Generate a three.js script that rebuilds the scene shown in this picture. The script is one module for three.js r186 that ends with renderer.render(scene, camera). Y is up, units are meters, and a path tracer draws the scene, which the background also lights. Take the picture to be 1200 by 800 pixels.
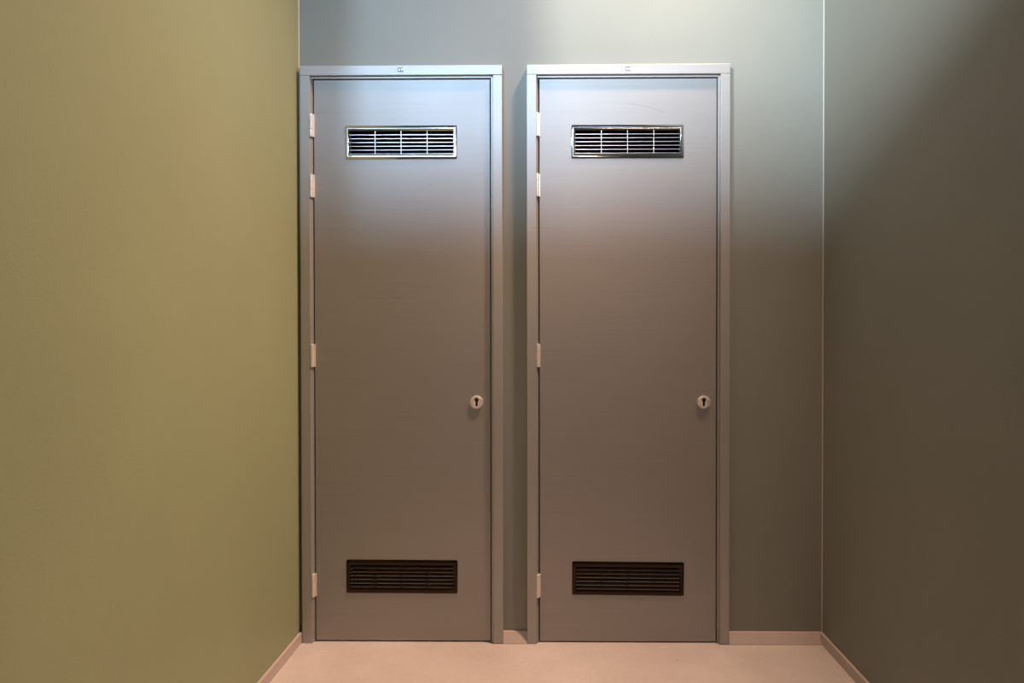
import * as THREE from 'three';
import { RoundedBoxGeometry } from 'three/addons/geometries/RoundedBoxGeometry.js';
import { mergeGeometries, toCreasedNormals } from 'three/addons/utils/BufferGeometryUtils.js';

// ---------------------------------------------------------------- camera, exposure
const scene = new THREE.Scene();
scene.background = new THREE.Color(0x000000);
const camera = new THREE.PerspectiveCamera(2 * Math.atan(400 / 750) * 180 / Math.PI, 1.5, 0.05, 40);
camera.position.set(0, 1.259, 2.6516);
camera.rotation.order = 'YXZ';
camera.rotation.set(-0.0100, 0.0099, -0.0009);
camera.setViewOffset(1200, 800, -35.42, -3.54, 1200, 800);
const renderer = new THREE.WebGLRenderer({ antialias: true });
renderer.toneMapping = THREE.LinearToneMapping;
renderer.toneMappingExposure = 1.0;
renderer.shadowMap.enabled = true;
renderer.shadowMap.type = THREE.PCFSoftShadowMap;

// ---------------------------------------------------------------- lights, all out of view, placed for how they light the niche (fittings further down)
const UNSEEN_LAMPS = {
  coolA: { at: [-1.50, 3.555, 4.90], aim: [-0.10, 2.45, 0], r: 0.17, cone: 0.5, color: [0.52, 0.74, 1], power: 43 },  // out of view, cool light for the upper doors
  coolB: { at: [-0.50, 3.555, 4.90], aim: [0.05, 2.45, 0], r: 0.17, cone: 0.5, color: [0.48, 0.73, 1], power: 57 },  // out of view, cool light for the doors and upper wall
  white: { at: [-3.20, 3.45, 4.90], aim: [0.70, 2.45, 0], r: 0.25, cone: 0.5, color: [1, 0.995, 0.86], power: 192 },  // out of view, lights the wall top and the slanting patch
  warm: { at: [1.00, 4.45, 0.55], aim: [-0.78, 0.32, 0.68], r: 0.11, cone: 0.66, color: [1, 0.615, 0.405], power: 62 },  // out of view, placed to light the left wall and floor
  hall: { at: [0.15, 2.50, 3.20], aim: [0.10, 1.40, 0], r: 0.13, cone: 0.56, color: [1, 0.7, 0.55], power: 5 },  // added warm fill for the middle of the doors
};
for (const k in UNSEEN_LAMPS) {
  const l = UNSEEN_LAMPS[k], s = new THREE.SpotLight(new THREE.Color().setRGB(...l.color), l.power, 0, l.cone, k === 'warm' || k === 'hall' ? 1 : 0.5, 2);
  s.position.set(...l.at); s.target.position.set(...l.aim);
  s.castShadow = true; s.shadow.radius = l.r / 0.02; s.shadow.mapSize.set(2048, 2048); s.shadow.bias = -0.0005;
  scene.add(s, s.target);
}

// ---------------------------------------------------------------- helpers
let seed = 7;
const rnd = () => { seed = (seed * 1664525 + 1013904223) >>> 0; return seed / 4294967296; };
const lin = (r, g, b) => new THREE.Color().setRGB(r, g, b);
function mesh(name, geo, mat, parent, label) {
  const m = new THREE.Mesh(geo, mat);
  m.name = name; m.castShadow = m.receiveShadow = true;
  if (label) m.userData.label = label;
  (parent || scene).add(m);
  return m;
}
function structure(o, label, category) { o.userData = { label, category, kind: 'structure' }; return o; }
function box(x0, x1, y0, y1, z0, z1, r = 0) {
  const w = x1 - x0, h = y1 - y0, d = z1 - z0;
  const g = r ? new RoundedBoxGeometry(w, h, d, 2, r) : new THREE.BoxGeometry(w, h, d);
  g.translate((x0 + x1) / 2, (y0 + y1) / 2, (z0 + z1) / 2);
  return g;
}
// uv in metres, projected along each face's main axis of its own geometry
function metricUV(g) {
  if (g.index) g = g.toNonIndexed();
  const p = g.attributes.position, n = g.attributes.normal, uv = new Float32Array(p.count * 2);
  for (let i = 0; i < p.count; i++) {
    const a = Math.abs(n.getX(i)), b = Math.abs(n.getY(i)), c = Math.abs(n.getZ(i));
    const [u, v] = c >= a && c >= b ? [p.getX(i), p.getY(i)] : a >= b ? [p.getZ(i), p.getY(i)] : [p.getX(i), p.getZ(i)];
    uv[2 * i] = u; uv[2 * i + 1] = v;
  }
  g.setAttribute('uv', new THREE.BufferAttribute(uv, 2));
  return g;
}
// tiling value noise
function noiseField(n, cells, oct) {
  const out = new Float32Array(n * n);
  let amp = 1, sum = 0;
  for (let o = 0; o < oct; o++, amp *= 0.5) {
    const cx = cells[0] << o, cy = cells[1] << o, grid = new Float32Array(cx * cy);
    for (let i = 0; i < grid.length; i++) grid[i] = rnd();
    sum += amp;
    for (let y = 0; y < n; y++) for (let x = 0; x < n; x++) {
      const fx = x / n * cx, fy = y / n * cy, ix = Math.floor(fx), iy = Math.floor(fy);
      let u = fx - ix, v = fy - iy; u = u * u * (3 - 2 * u); v = v * v * (3 - 2 * v);
      const x1 = (ix + 1) % cx, y1 = (iy + 1) % cy;
      out[y * n + x] += amp * ((grid[iy * cx + ix] * (1 - u) + grid[iy * cx + x1] * u) * (1 - v) + (grid[y1 * cx + ix] * (1 - u) + grid[y1 * cx + x1] * u) * v);
    }
  }
  for (let i = 0; i < out.length; i++) out[i] /= sum;
  return out;
}
function texture(n, fn, size, srgb) {
  const d = new Uint8Array(n * n * 4);
  for (let i = 0; i < n * n; i++) {
    const [r, g, b] = fn(i);
    d[4 * i] = r * 255; d[4 * i + 1] = g * 255; d[4 * i + 2] = b * 255; d[4 * i + 3] = 255;
  }
  const t = new THREE.DataTexture(d, n, n, THREE.RGBAFormat);
  t.wrapS = t.wrapT = THREE.RepeatWrapping; t.magFilter = THREE.LinearFilter; t.minFilter = THREE.LinearMipmapLinearFilter; t.generateMipmaps = true;
  t.repeat.set(1 / size[0], 1 / size[1]);
  if (srgb) t.colorSpace = THREE.SRGBColorSpace;
  t.needsUpdate = true;
  return t;
}

// ---------------------------------------------------------------- materials
const fine = noiseField(512, [96, 96], 2), coarse = noiseField(512, [5, 5], 5);
const rollerBump = texture(512, i => { const v = fine[i]; return [v, v, v]; }, [0.35, 0.35]);
const paintTone = texture(512, i => { const v = 0.955 + 0.045 * coarse[i]; return [v, v, v]; }, [1.7, 1.7], true);
function paint(r, g, b, rough) {
  return new THREE.MeshPhysicalMaterial({ color: lin(r, g, b), map: paintTone, roughness: rough, specularIntensity: 0.6, bumpMap: rollerBump, bumpScale: 0.00025 });
}
const M = {
  wallLeft: paint(0.35, 0.405, 0.25, 0.55),  // lighter and yellower green than the other walls
  wallGrey: paint(0.28, 0.298, 0.275, 0.68),
  hall: paint(0.28, 0.298, 0.275, 0.68),
  ceiling: paint(0.42, 0.40, 0.37, 0.9),
  closetShade: new THREE.MeshStandardMaterial({ color: lin(0.012, 0.011, 0.011), roughness: 0.9 }),  // near-black colour in place of the shade inside the closets
  sealant: new THREE.MeshStandardMaterial({ color: lin(0.52, 0.52, 0.47), roughness: 0.5 }),
  chrome: new THREE.MeshStandardMaterial({ color: lin(0.62, 0.62, 0.63), metalness: 1, roughness: 0.13 }),
  chromeSlat: new THREE.MeshStandardMaterial({ color: lin(0.74, 0.73, 0.76), metalness: 0.9, roughness: 0.34 }),
  darkRim: new THREE.MeshStandardMaterial({ color: lin(0.04, 0.027, 0.02), metalness: 1, roughness: 0.3 }),  // lower grille rim, dark reflections put into its colour
  darkSlat: new THREE.MeshStandardMaterial({ color: lin(0.17, 0.135, 0.115), metalness: 0.3, roughness: 0.5 }),  // lower slats coloured lighter than the rim, in place of light on them
  nickel: new THREE.MeshStandardMaterial({ color: lin(0.84, 0.80, 0.76), metalness: 0.35, roughness: 0.38 }),
  black: new THREE.MeshStandardMaterial({ color: lin(0.008, 0.007, 0.006), roughness: 0.8 }),
  lampBody: new THREE.MeshStandardMaterial({ color: lin(0.05, 0.05, 0.05), roughness: 0.5, metalness: 0.4 }),
  scratch: new THREE.MeshStandardMaterial({ color: lin(0.16, 0.16, 0.17), roughness: 0.6 }),
};
{ // grey metallic lacquer, with fine horizontal draw lines
  const streak = noiseField(512, [3, 170], 2);
  const bump = texture(512, i => { const v = streak[i]; return [v, v, v]; }, [0.9, 0.55]);
  const tone = texture(512, i => { const v = 0.955 + 0.045 * (0.6 * streak[i] + 0.4 * coarse[i]); return [v, v, v * 0.995]; }, [0.9, 0.55], true);
  const rough = texture(512, i => { const v = 0.92 + 0.08 * coarse[i]; return [v, v, v]; }, [0.8, 0.8]);
  const o = { map: tone, roughnessMap: rough, metalness: 0.42, roughness: 0.52, bumpMap: bump, bumpScale: 0.000025 };
  M.leaf = new THREE.MeshStandardMaterial({ color: lin(0.365, 0.36, 0.365), ...o });
  M.frame = new THREE.MeshStandardMaterial({ color: lin(0.43, 0.43, 0.435), ...o });
}
{ // pinkish beige poured floor with faint clouding and scattered grains
  const n = 1024, c = noiseField(n, [7, 7], 5), f = noiseField(n, [200, 200], 1), sp = new Float32Array(n * n);
  for (let k = 0; k < 26; k++) {
    const cx = rnd() * n, cy = rnd() * n, r = 1 + rnd() * 2.2, t = rnd() < 0.6 ? -0.45 : 0.2;
    for (let y = -4; y <= 4; y++) for (let x = -4; x <= 4; x++) {
      if (x * x + y * y * 2 > r * r) continue;
      sp[((cy + y + n) % n | 0) * n + ((cx + x + n) % n | 0)] = t;
    }
  }
  const tone = texture(n, i => { const v = 0.86 + 0.12 * c[i] + 0.03 * (f[i] - 0.5) + sp[i] * 0.6; return [v, v * (0.985 + 0.015 * c[i]), v * (0.97 + 0.03 * c[i])].map(q => Math.min(1, Math.max(0, q))); }, [1.6, 1.6], true);
  const rough = texture(512, i => { const v = 0.75 + 0.25 * coarse[i]; return [v, v, v]; }, [0.7, 0.7]);
  M.floor = new THREE.MeshPhysicalMaterial({ color: lin(0.79, 0.745, 0.765), map: tone, roughness: 0.48, roughnessMap: rough, specularIntensity: 0.8 });
  M.base = new THREE.MeshPhysicalMaterial({ color: lin(0.68, 0.61, 0.60), map: tone, roughness: 0.5, specularIntensity: 0.6 });
}

// ---------------------------------------------------------------- room shell (z = 0 is the wall with the doors)
const XL = -1.033, XR = 1.1325, CEIL = 5.0, ZE = 1.60, ZP = 3.40, ZB = 5.60, XH = -4.0, TOP = 3.07;  // unseen: left wall end, hall, partition top and ceiling height, set for the lamps
const FW = 0.8296, FH = 2.375, FX = [-1.0182, -0.0887], FZ = 0.030;      // door frames
structure(mesh('floor', metricUV(box(XH, XR, -0.12, 0, -0.5, ZB)), M.floor), 'pinkish beige poured floor in front of the two grey doors', 'floor');
structure(mesh('ceiling', metricUV(box(XH - 0.12, XR + 0.12, CEIL, CEIL + 0.12, -0.5, ZB + 0.12)), M.ceiling), 'pale ceiling above the door niche', 'ceiling');
{
  const s = new THREE.Shape();
  s.moveTo(XL - 0.12, 0);
  for (const x of FX) { s.lineTo(x + 0.02, 0); s.lineTo(x + 0.02, FH - 0.02); s.lineTo(x + FW - 0.02, FH - 0.02); s.lineTo(x + FW - 0.02, 0); }
  s.lineTo(XR + 0.12, 0); s.lineTo(XR + 0.12, CEIL); s.lineTo(XL - 0.12, CEIL); s.closePath();
  const g = new THREE.ExtrudeGeometry(s, { depth: 0.12, bevelEnabled: false }); g.translate(0, 0, -0.12);
  structure(mesh('wall_back', metricUV(g), M.wallGrey), 'grey-green painted wall holding the two grey doors', 'wall');
}
structure(mesh('wall_left', metricUV(box(XL - 0.12, XL, 0, CEIL, 0, ZE)), M.wallLeft), 'olive green side wall beside the hinge side of a door', 'wall');
structure(mesh('wall_right', metricUV(box(XR, XR + 0.12, 0, CEIL, 0, ZB)), M.wallGrey), 'dark grey-brown side wall with the slanting patch of light', 'wall');
structure(mesh('wall_hall', metricUV(mergeGeometries([box(XH, XL - 0.12, 0, CEIL, ZE - 0.12, ZE), box(XH - 0.12, XH, 0, CEIL, ZE - 0.12, ZB)])), M.hall), 'unseen wall of the hall beyond the niche', 'wall');
structure(mesh('wall_rear', metricUV(box(XH - 0.12, XR + 0.12, 0, CEIL, ZB, ZB + 0.12)), M.hall), 'unseen end wall behind the partition', 'wall');
structure(mesh('wall_unseen_partition', metricUV(box(XH, XR, 0, TOP, ZP, ZP + 0.1)), M.hall), 'unseen partition, placed to keep the cool light off the lower doors', 'wall');  // out of view, shades the lower doors from the lamps behind it
structure(mesh('wall_closet', mergeGeometries([
  box(XL - 0.12, XR + 0.12, 0, FH + 0.1, -0.5, -0.45), box(XL - 0.12, XL - 0.07, 0, FH + 0.1, -0.45, -0.12),
  box(XR + 0.07, XR + 0.12, 0, FH + 0.1, -0.45, -0.12), box(-0.16, -0.12, 0, FH + 0.1, -0.45, -0.12),
  box(XL - 0.12, XR + 0.12, FH + 0.1, FH + 0.14, -0.5, -0.12)]), M.closetShade), 'inside of the closets behind the doors, its shade put in as black', 'wall');

const BH = 0.043, BT = 0.018;
function slantedBoard(x0, x1) {                // low skirting with a slanted front and a small flat top
  const s = new THREE.Shape();
  s.moveTo(0, 0); s.lineTo(0.031, 0); s.lineTo(0.0305, 0.004); s.lineTo(0.009, BH - 0.002); s.lineTo(0.007, BH); s.lineTo(0, BH); s.closePath();
  const g = new THREE.ExtrudeGeometry(s, { depth: x1 - x0, bevelEnabled: false });
  g.rotateY(-Math.PI / 2); g.translate(x1, 0, 0);
  return g;
}
structure(mesh('baseboard_left', metricUV(box(XL, XL + 0.012, 0, BH, 0.0005, ZE, 0.0015)), M.base), 'low pinkish baseboard along the olive green wall', 'baseboard');
structure(mesh('baseboard_right', metricUV(box(XR - 0.012, XR, 0, BH, 0.0005, ZP - 0.001, 0.0015)), M.base), 'low pinkish baseboard along the dark side wall', 'baseboard');
structure(mesh('baseboard_back', metricUV(slantedBoard(FX[1] + FW + 0.0008, XR - 0.0125)), M.base), 'low pinkish baseboard between a door frame and the wall corner', 'baseboard');
structure(mesh('baseboard_middle', metricUV(slantedBoard(FX[0] + FW + 0.0008, FX[1] - 0.0008)), M.base), 'short pinkish baseboard piece between the two door frames', 'baseboard');

// pale sealant beads in the two wall corners
function bead(x, y0, y1, side) {
  const s = new THREE.Shape(), r = 0.003;
  s.moveTo(0, 0); s.lineTo(side * r, 0); s.quadraticCurveTo(side * r * 0.35, -r * 0.35, 0, -r); s.closePath();
  const g = new THREE.ExtrudeGeometry(s, { depth: y1 - y0, bevelEnabled: false, curveSegments: 5 });
  g.rotateX(-Math.PI / 2); g.translate(x, y0, 0);
  return g;
}
// ---------------------------------------------------------------- door frames
const FACE = 0.039, HEAD = 0.0405, STEP = 0.0085, STEPZ = 0.018, LEAFZ = 0.014, GAP = 0.0045;
function plateTexture(kind) {
  const c = document.createElement('canvas'); c.width = 128; c.height = 80;
  const k = c.getContext('2d');
  k.fillStyle = '#e6e8ee'; k.fillRect(0, 0, 128, 80);
  k.fillStyle = '#20242e';
  if (kind === 0) { k.fillRect(4, 4, 108, 15); k.fillRect(4, 4, 15, 72); k.fillRect(4, 60, 98, 16); k.fillRect(52, 18, 12, 46); k.fillRect(90, 48, 22, 24); }
  else { k.fillRect(4, 4, 112, 14); k.fillRect(4, 4, 14, 72); k.fillRect(4, 62, 104, 14); k.fillRect(50, 16, 13, 50); k.fillRect(66, 36, 40, 7); }
  const t = new THREE.CanvasTexture(c); t.colorSpace = THREE.SRGBColorSpace;
  return t;
}
function hingeJamb(x0, h, back) {             // plan outline (x, z), with the slanted inner face, raised to the height h
  const s = new THREE.Shape(), e = 0.0012;
  [[0, 0.0003], [0, FZ - e], [e, FZ], [FACE - e * 0.5, FZ], [FACE + e * 0.4, FZ - e * 0.8], [FACE + STEP, 0.011], [FACE + STEP, back], [FACE - 0.012, back], [FACE - 0.012, 0.0003]]
    .forEach(([x, z], k) => k ? s.lineTo(x, -z) : s.moveTo(x, -z));
  s.closePath();
  const g = new THREE.ExtrudeGeometry(s, { depth: h - 0.002, bevelEnabled: false });
  g.rotateX(-Math.PI / 2); g.translate(x0, 0.002, 0);
  return g;
}
[0, 1].forEach(i => {
  const x0 = FX[i], x1 = x0 + FW, g = new THREE.Group();
  g.name = 'trim_' + (i + 1); scene.add(g);
  structure(g, i ? 'grey metal door frame near the dark side wall' : 'grey metal door frame close against the olive green wall', 'door frame');
  const back = -0.10, jh = FH - HEAD - 0.0009;
mesh('jamb', metricUV(hingeJamb(x0, jh, back)), M.frame, g);
  mesh('jamb', metricUV(mergeGeometries([box(x1 - FACE, x1, 0.002, jh, 0.0003, FZ, 0.0022), box(x1 - FACE - STEP, x1 - FACE + 0.012, 0.002, FH - HEAD, back, STEPZ, 0.0012)])), M.frame, g);
  mesh('frame_head', metricUV(mergeGeometries([box(x0, x1, FH - HEAD, FH, 0.0003, FZ, 0.0022), box(x0 + FACE, x1 - FACE, FH - HEAD - STEP, FH - HEAD + 0.012, back, STEPZ, 0.0012)])), M.frame, g);
  const pc = i ? [0.3263, 2.3557] : [-0.6027, 2.3560];
  const pm = new THREE.MeshStandardMaterial({ map: plateTexture(i), roughness: 0.45 });
  const pg = new THREE.BoxGeometry(0.029, 0.018, 0.0012); pg.translate(pc[0], pc[1], FZ + 0.0005);
  mesh('number_plate', pg, pm, g, 'tiny pale number plate with dark marks');
});

// ---------------------------------------------------------------- grille shapes
const GW = 0.461, GH = 0.138;
function loop(w, h, r, z, n = 5) {
  const pts = [];
  for (const [sx, sy, a0] of [[1, 1, 0], [-1, 1, 90], [-1, -1, 180], [1, -1, 270]])
    for (let k = 0; k <= n; k++) {
      const a = (a0 + 90 * k / n) * Math.PI / 180;
      pts.push([sx * (w / 2 - r) + r * Math.cos(a), sy * (h / 2 - r) + r * Math.sin(a), z]);
    }
  return pts;
}
function rimGeometry() {
  const prof = [[0, 0], [0, 0.0016], [0.0007, 0.0026], [0.003, 0.0034], [0.007, 0.0038], [0.0115, 0.0036], [0.0145, 0.0026], [0.0158, 0.0008], [0.0158, -0.014]];
  const rings = prof.map(([d, z]) => loop(GW - 2 * d, GH - 2 * (d + (d > 0.01 ? (d - 0.01) * 1.1 : 0)), Math.max(0.0005, 0.006 - d * 0.5), z));
  const n = rings[0].length, pos = [], idx = [];
  rings.forEach(r => r.forEach(p => pos.push(...p)));
  for (let j = 0; j + 1 < rings.length; j++) for (let k = 0; k < n; k++) {
    const a = j * n + k, b = j * n + (k + 1) % n;
    idx.push(a, b, a + n, b, b + n, a + n);
  }
  const g = new THREE.BufferGeometry();
  g.setAttribute('position', new THREE.Float32BufferAttribute(pos, 3)); g.setIndex(idx); g.computeVertexNormals();
  return toCreasedNormals(g, 0.9);
}
const rimG = rimGeometry();
const OPW = GW - 0.0316, OPH = GH - 2 * (0.0158 + 0.0064);
const PITCH = OPH / 6;
const slatG = (() => { // front lip, then a blade that climbs towards the inside
  const s = new THREE.Shape();
  s.moveTo(0, -0.0008); s.lineTo(0.0008, -0.0009); s.lineTo(0.0009, 0.0009); s.lineTo(0, 0.0010); s.lineTo(-0.0128, 0.0044); s.lineTo(-0.013, 0.0036); s.lineTo(0, 0.0002); s.closePath();
  const g = new THREE.ExtrudeGeometry(s, { depth: OPW, bevelEnabled: false });
  g.rotateY(-Math.PI / 2); g.translate(OPW / 2, 0, 0);      // profile x -> z
  return g;
})();
const dividerG = new RoundedBoxGeometry(0.0027, OPH + 0.002, 0.003, 2, 0.0008);
function grille(parent, x, y, mat, slatMat, label, tilt = 0) {
  const r = mesh('ventilation_grille', rimG, mat, parent, label);
  r.position.set(x, y, LEAFZ); r.rotation.z = tilt;
  for (let k = 0; k < 6; k++) mesh('slat', slatG, slatMat, r).position.set(0, OPH / 2 - PITCH * (k + 1) + 0.0006, -0.0015);
  for (let k = 1; k < 4; k++) mesh('divider', dividerG, slatMat === M.chromeSlat ? slatMat : mat, r).position.set(-OPW / 2 + OPW * k / 4, 0, 0.0006);
}

// ---------------------------------------------------------------- lock and hinge shapes
const roseG = (() => {
  const s = new THREE.Shape(); s.absarc(0, 0, 0.0262, 0, Math.PI * 2);
  const h = new THREE.Path(); const r = 0.0090, a = 0.0054;
  h.moveTo(-a, -0.0125);
  h.lineTo(-a, 0.0088 - Math.sqrt(r * r - a * a));
  const t = Math.acos(-Math.sqrt(r * r - a * a) / r);
  for (let k = 0; k <= 22; k++) { const q = -Math.PI / 2 - Math.asin(a / r) - (2 * Math.PI - 2 * Math.asin(a / r)) * k / 22; h.lineTo(r * Math.cos(q), 0.0088 + r * Math.sin(q)); }
  h.lineTo(a, -0.0125);
  for (let k = 1; k < 8; k++) { const q = -Math.PI * k / 8; h.lineTo(a * Math.cos(q), -0.0125 + a * Math.sin(q)); }
  s.holes.push(h);
  const g = new THREE.ExtrudeGeometry(s, { depth: 0.0045, bevelEnabled: true, bevelThickness: 0.0018, bevelSize: 0.0012, bevelOffset: -0.0006, bevelSegments: 3, curveSegments: 40 });
  return toCreasedNormals(g, 0.5);
})();
const shadeDiscG = (() => { const g = new THREE.CylinderGeometry(0.021, 0.021, 0.0014, 28); g.rotateX(Math.PI / 2); g.translate(0, 0, 0.0009); return g; })();  // dark disc behind the plate, stands for shade in the keyhole
const HR = 0.0066;
const knuckleG = len => new THREE.LatheGeometry([[0, 0], [HR - 0.001, 0], [HR, 0.001], [HR, len - 0.001], [HR - 0.001, len], [0, len]].map(p => new THREE.Vector2(...p)), 20);
const hingePlateG = box(-0.001, 0.011, 0.001, 0.094, -0.020, -0.0035, 0.0008);

// ---------------------------------------------------------------- doors
[0, 1].forEach(i => {
  const x0 = FX[i] + FACE + STEP + GAP, x1 = FX[i] + FW - FACE - STEP - GAP, y0 = 0.006, y1 = FH - HEAD - STEP - GAP;
  const d = new THREE.Group(); d.name = 'door_' + (i + 1); scene.add(d);
  structure(d, i ? 'grey metal door with a curved scratch above its bright top grille' : 'grey metal door next to the olive green wall', 'door');
  const up = i ? [0.3247, 2.0644] : [-0.6063, 2.0646], low = i ? [0.3273, 0.2660] : [-0.6084, 0.2718];
  const s = new THREE.Shape();
  s.moveTo(x0 + 0.001, y0 + 0.001); s.lineTo(x1 - 0.001, y0 + 0.001); s.lineTo(x1 - 0.001, y1 - 0.001); s.lineTo(x0 + 0.001, y1 - 0.001); s.closePath();
  for (const [cx, cy] of [up, low]) {
    const h = new THREE.Path(), w = GW / 2 - 0.011, v = GH / 2 - 0.011;
    h.moveTo(cx - w, cy - v); h.lineTo(cx - w, cy + v); h.lineTo(cx + w, cy + v); h.lineTo(cx + w, cy - v); h.closePath();
    s.holes.push(h);
  }
  const lg = new THREE.ExtrudeGeometry(s, { depth: 0.038, bevelEnabled: true, bevelThickness: 0.001, bevelSize: 0.001, bevelSegments: 2 });
  lg.translate(0, 0, LEAFZ - 0.039);
  mesh('door_leaf', metricUV(lg), M.leaf, d);
  grille(d, up[0], up[1], M.chrome, M.chromeSlat, 'shiny chrome ventilation grille near the top of the door');
  grille(d, low[0], low[1], M.darkRim, M.darkSlat, 'ventilation grille near the foot of the door, dark reflections put into its colour', i ? -0.008 : -0.004);
  const lock = mesh('lock_escutcheon', roseG, M.nickel, d, 'round pale metal keyhole plate');
  lock.position.set(i ? 0.6378 : -0.2970, 0.9950, LEAFZ + 0.0012);
  mesh('keyhole', shadeDiscG, M.black, lock, 'dark disc for the shade in the keyhole');
  for (const y of [2.0860, 1.8380, 1.1400, 0.1905]) {
    const h = mesh('hinge', hingePlateG, M.nickel, d, 'pale metal hinge'); h.position.set(x0 - GAP - 0.0035, y, LEAFZ + 0.0115);
    [[0, 0.0312], [0.0318, 0.0628], [0.0634, 0.0945]].forEach(([a, b]) => { const k = mesh('knuckle', knuckleG(b - a), M.nickel, h); k.position.set(0, a, 0); });
  }
  if (i) {
    const c = new THREE.CatmullRomCurve3([[0.325, 2.2210], [0.3582, 2.2157], [0.4106, 2.2050], [0.4735, 2.1838]].map(p => new THREE.Vector3(p[0], p[1], 0)));
    const g = new THREE.TubeGeometry(c, 30, 0.0006, 5); g.scale(1, 1, 0.4); g.translate(0, 0, LEAFZ);
    mesh('scratch', g, M.scratch, d, 'thin dark curved scratch');
  } else {
    const g = new THREE.SphereGeometry(0.0022, 10, 6); g.scale(1.4, 1, 0.2); g.translate(-0.4874, 1.8886, LEAFZ);
    mesh('paint_chip', g, M.scratch, d, 'tiny dark chip in the lacquer');
  }
});
{
  structure(mesh('trim_3', bead(XL, FH + 0.003, CEIL - 0.002, 1), M.sealant), 'thin pale sealant line in the corner by the olive green wall', 'trim');
  structure(mesh('trim_4', bead(XR, BH + 0.001, CEIL - 0.002, -1), M.sealant), 'thin pale sealant line in the corner by the dark side wall', 'trim');
}

// ---------------------------------------------------------------- lamps outside the picture
function unseenLamp(l, k, label, group) {
  const g = new THREE.Group(); g.name = 'unseen_spotlight' + (k ? '_00' + k : '');
  g.userData = { label, category: 'lamp' }; if (group) g.userData.group = group;
  scene.add(g);
  g.position.set(...l.at);
  const dir = new THREE.Vector3(...l.aim).sub(g.position).normalize();
  const q = new THREE.Quaternion().setFromUnitVectors(new THREE.Vector3(0, 1, 0), dir), len = l.r + 0.03;
  const prof = [[0, -len], [l.r - 0.008, -len], [l.r + 0.004, -len + 0.012], [l.r + 0.004, -0.006], [l.r - 0.002, -0.006], [l.r - 0.002, -0.016], [0, -0.016]];
  const body = mesh('housing', new THREE.LatheGeometry(prof.map(p => new THREE.Vector2(...p)), 40), M.lampBody, g); body.quaternion.copy(q);
  const col = new THREE.Color().setRGB(...l.color);
  const disc = new THREE.CylinderGeometry(l.r - 0.003, l.r - 0.003, 0.006, 40); disc.translate(0, -0.012, 0);
  const face = mesh('diffuser', disc, new THREE.MeshStandardMaterial({ color: col, emissive: col, emissiveIntensity: 4 }), g); face.quaternion.copy(q);
  const back = dir.clone().multiplyScalar(-len * 0.6), top = CEIL - l.at[1], y0 = back.y + l.r * 0.6;
  const rod = new THREE.CylinderGeometry(0.010, 0.010, top - y0, 12); rod.translate(back.x, (top + y0) / 2, back.z);
  mesh('rod', rod, M.lampBody, g);
}
['coolA', 'coolB'].forEach((k, i) => unseenLamp(UNSEEN_LAMPS[k], i, i ? 'unseen cool white spotlight, placed to light the upper doors from behind the partition' : 'unseen cool white spotlight further left, placed to light the upper doors', 'unseen cool white spotlights behind the partition'));
unseenLamp(UNSEEN_LAMPS.white, 2, 'unseen neutral white spotlight, placed to light the upper wall and the slanting patch');
unseenLamp(UNSEEN_LAMPS.warm, 3, 'unseen warm spotlight, placed high to light the olive green wall and the floor');
unseenLamp(UNSEEN_LAMPS.hall, 4, 'added warm fill spotlight for the middle of the doors');
renderer.render(scene, camera);
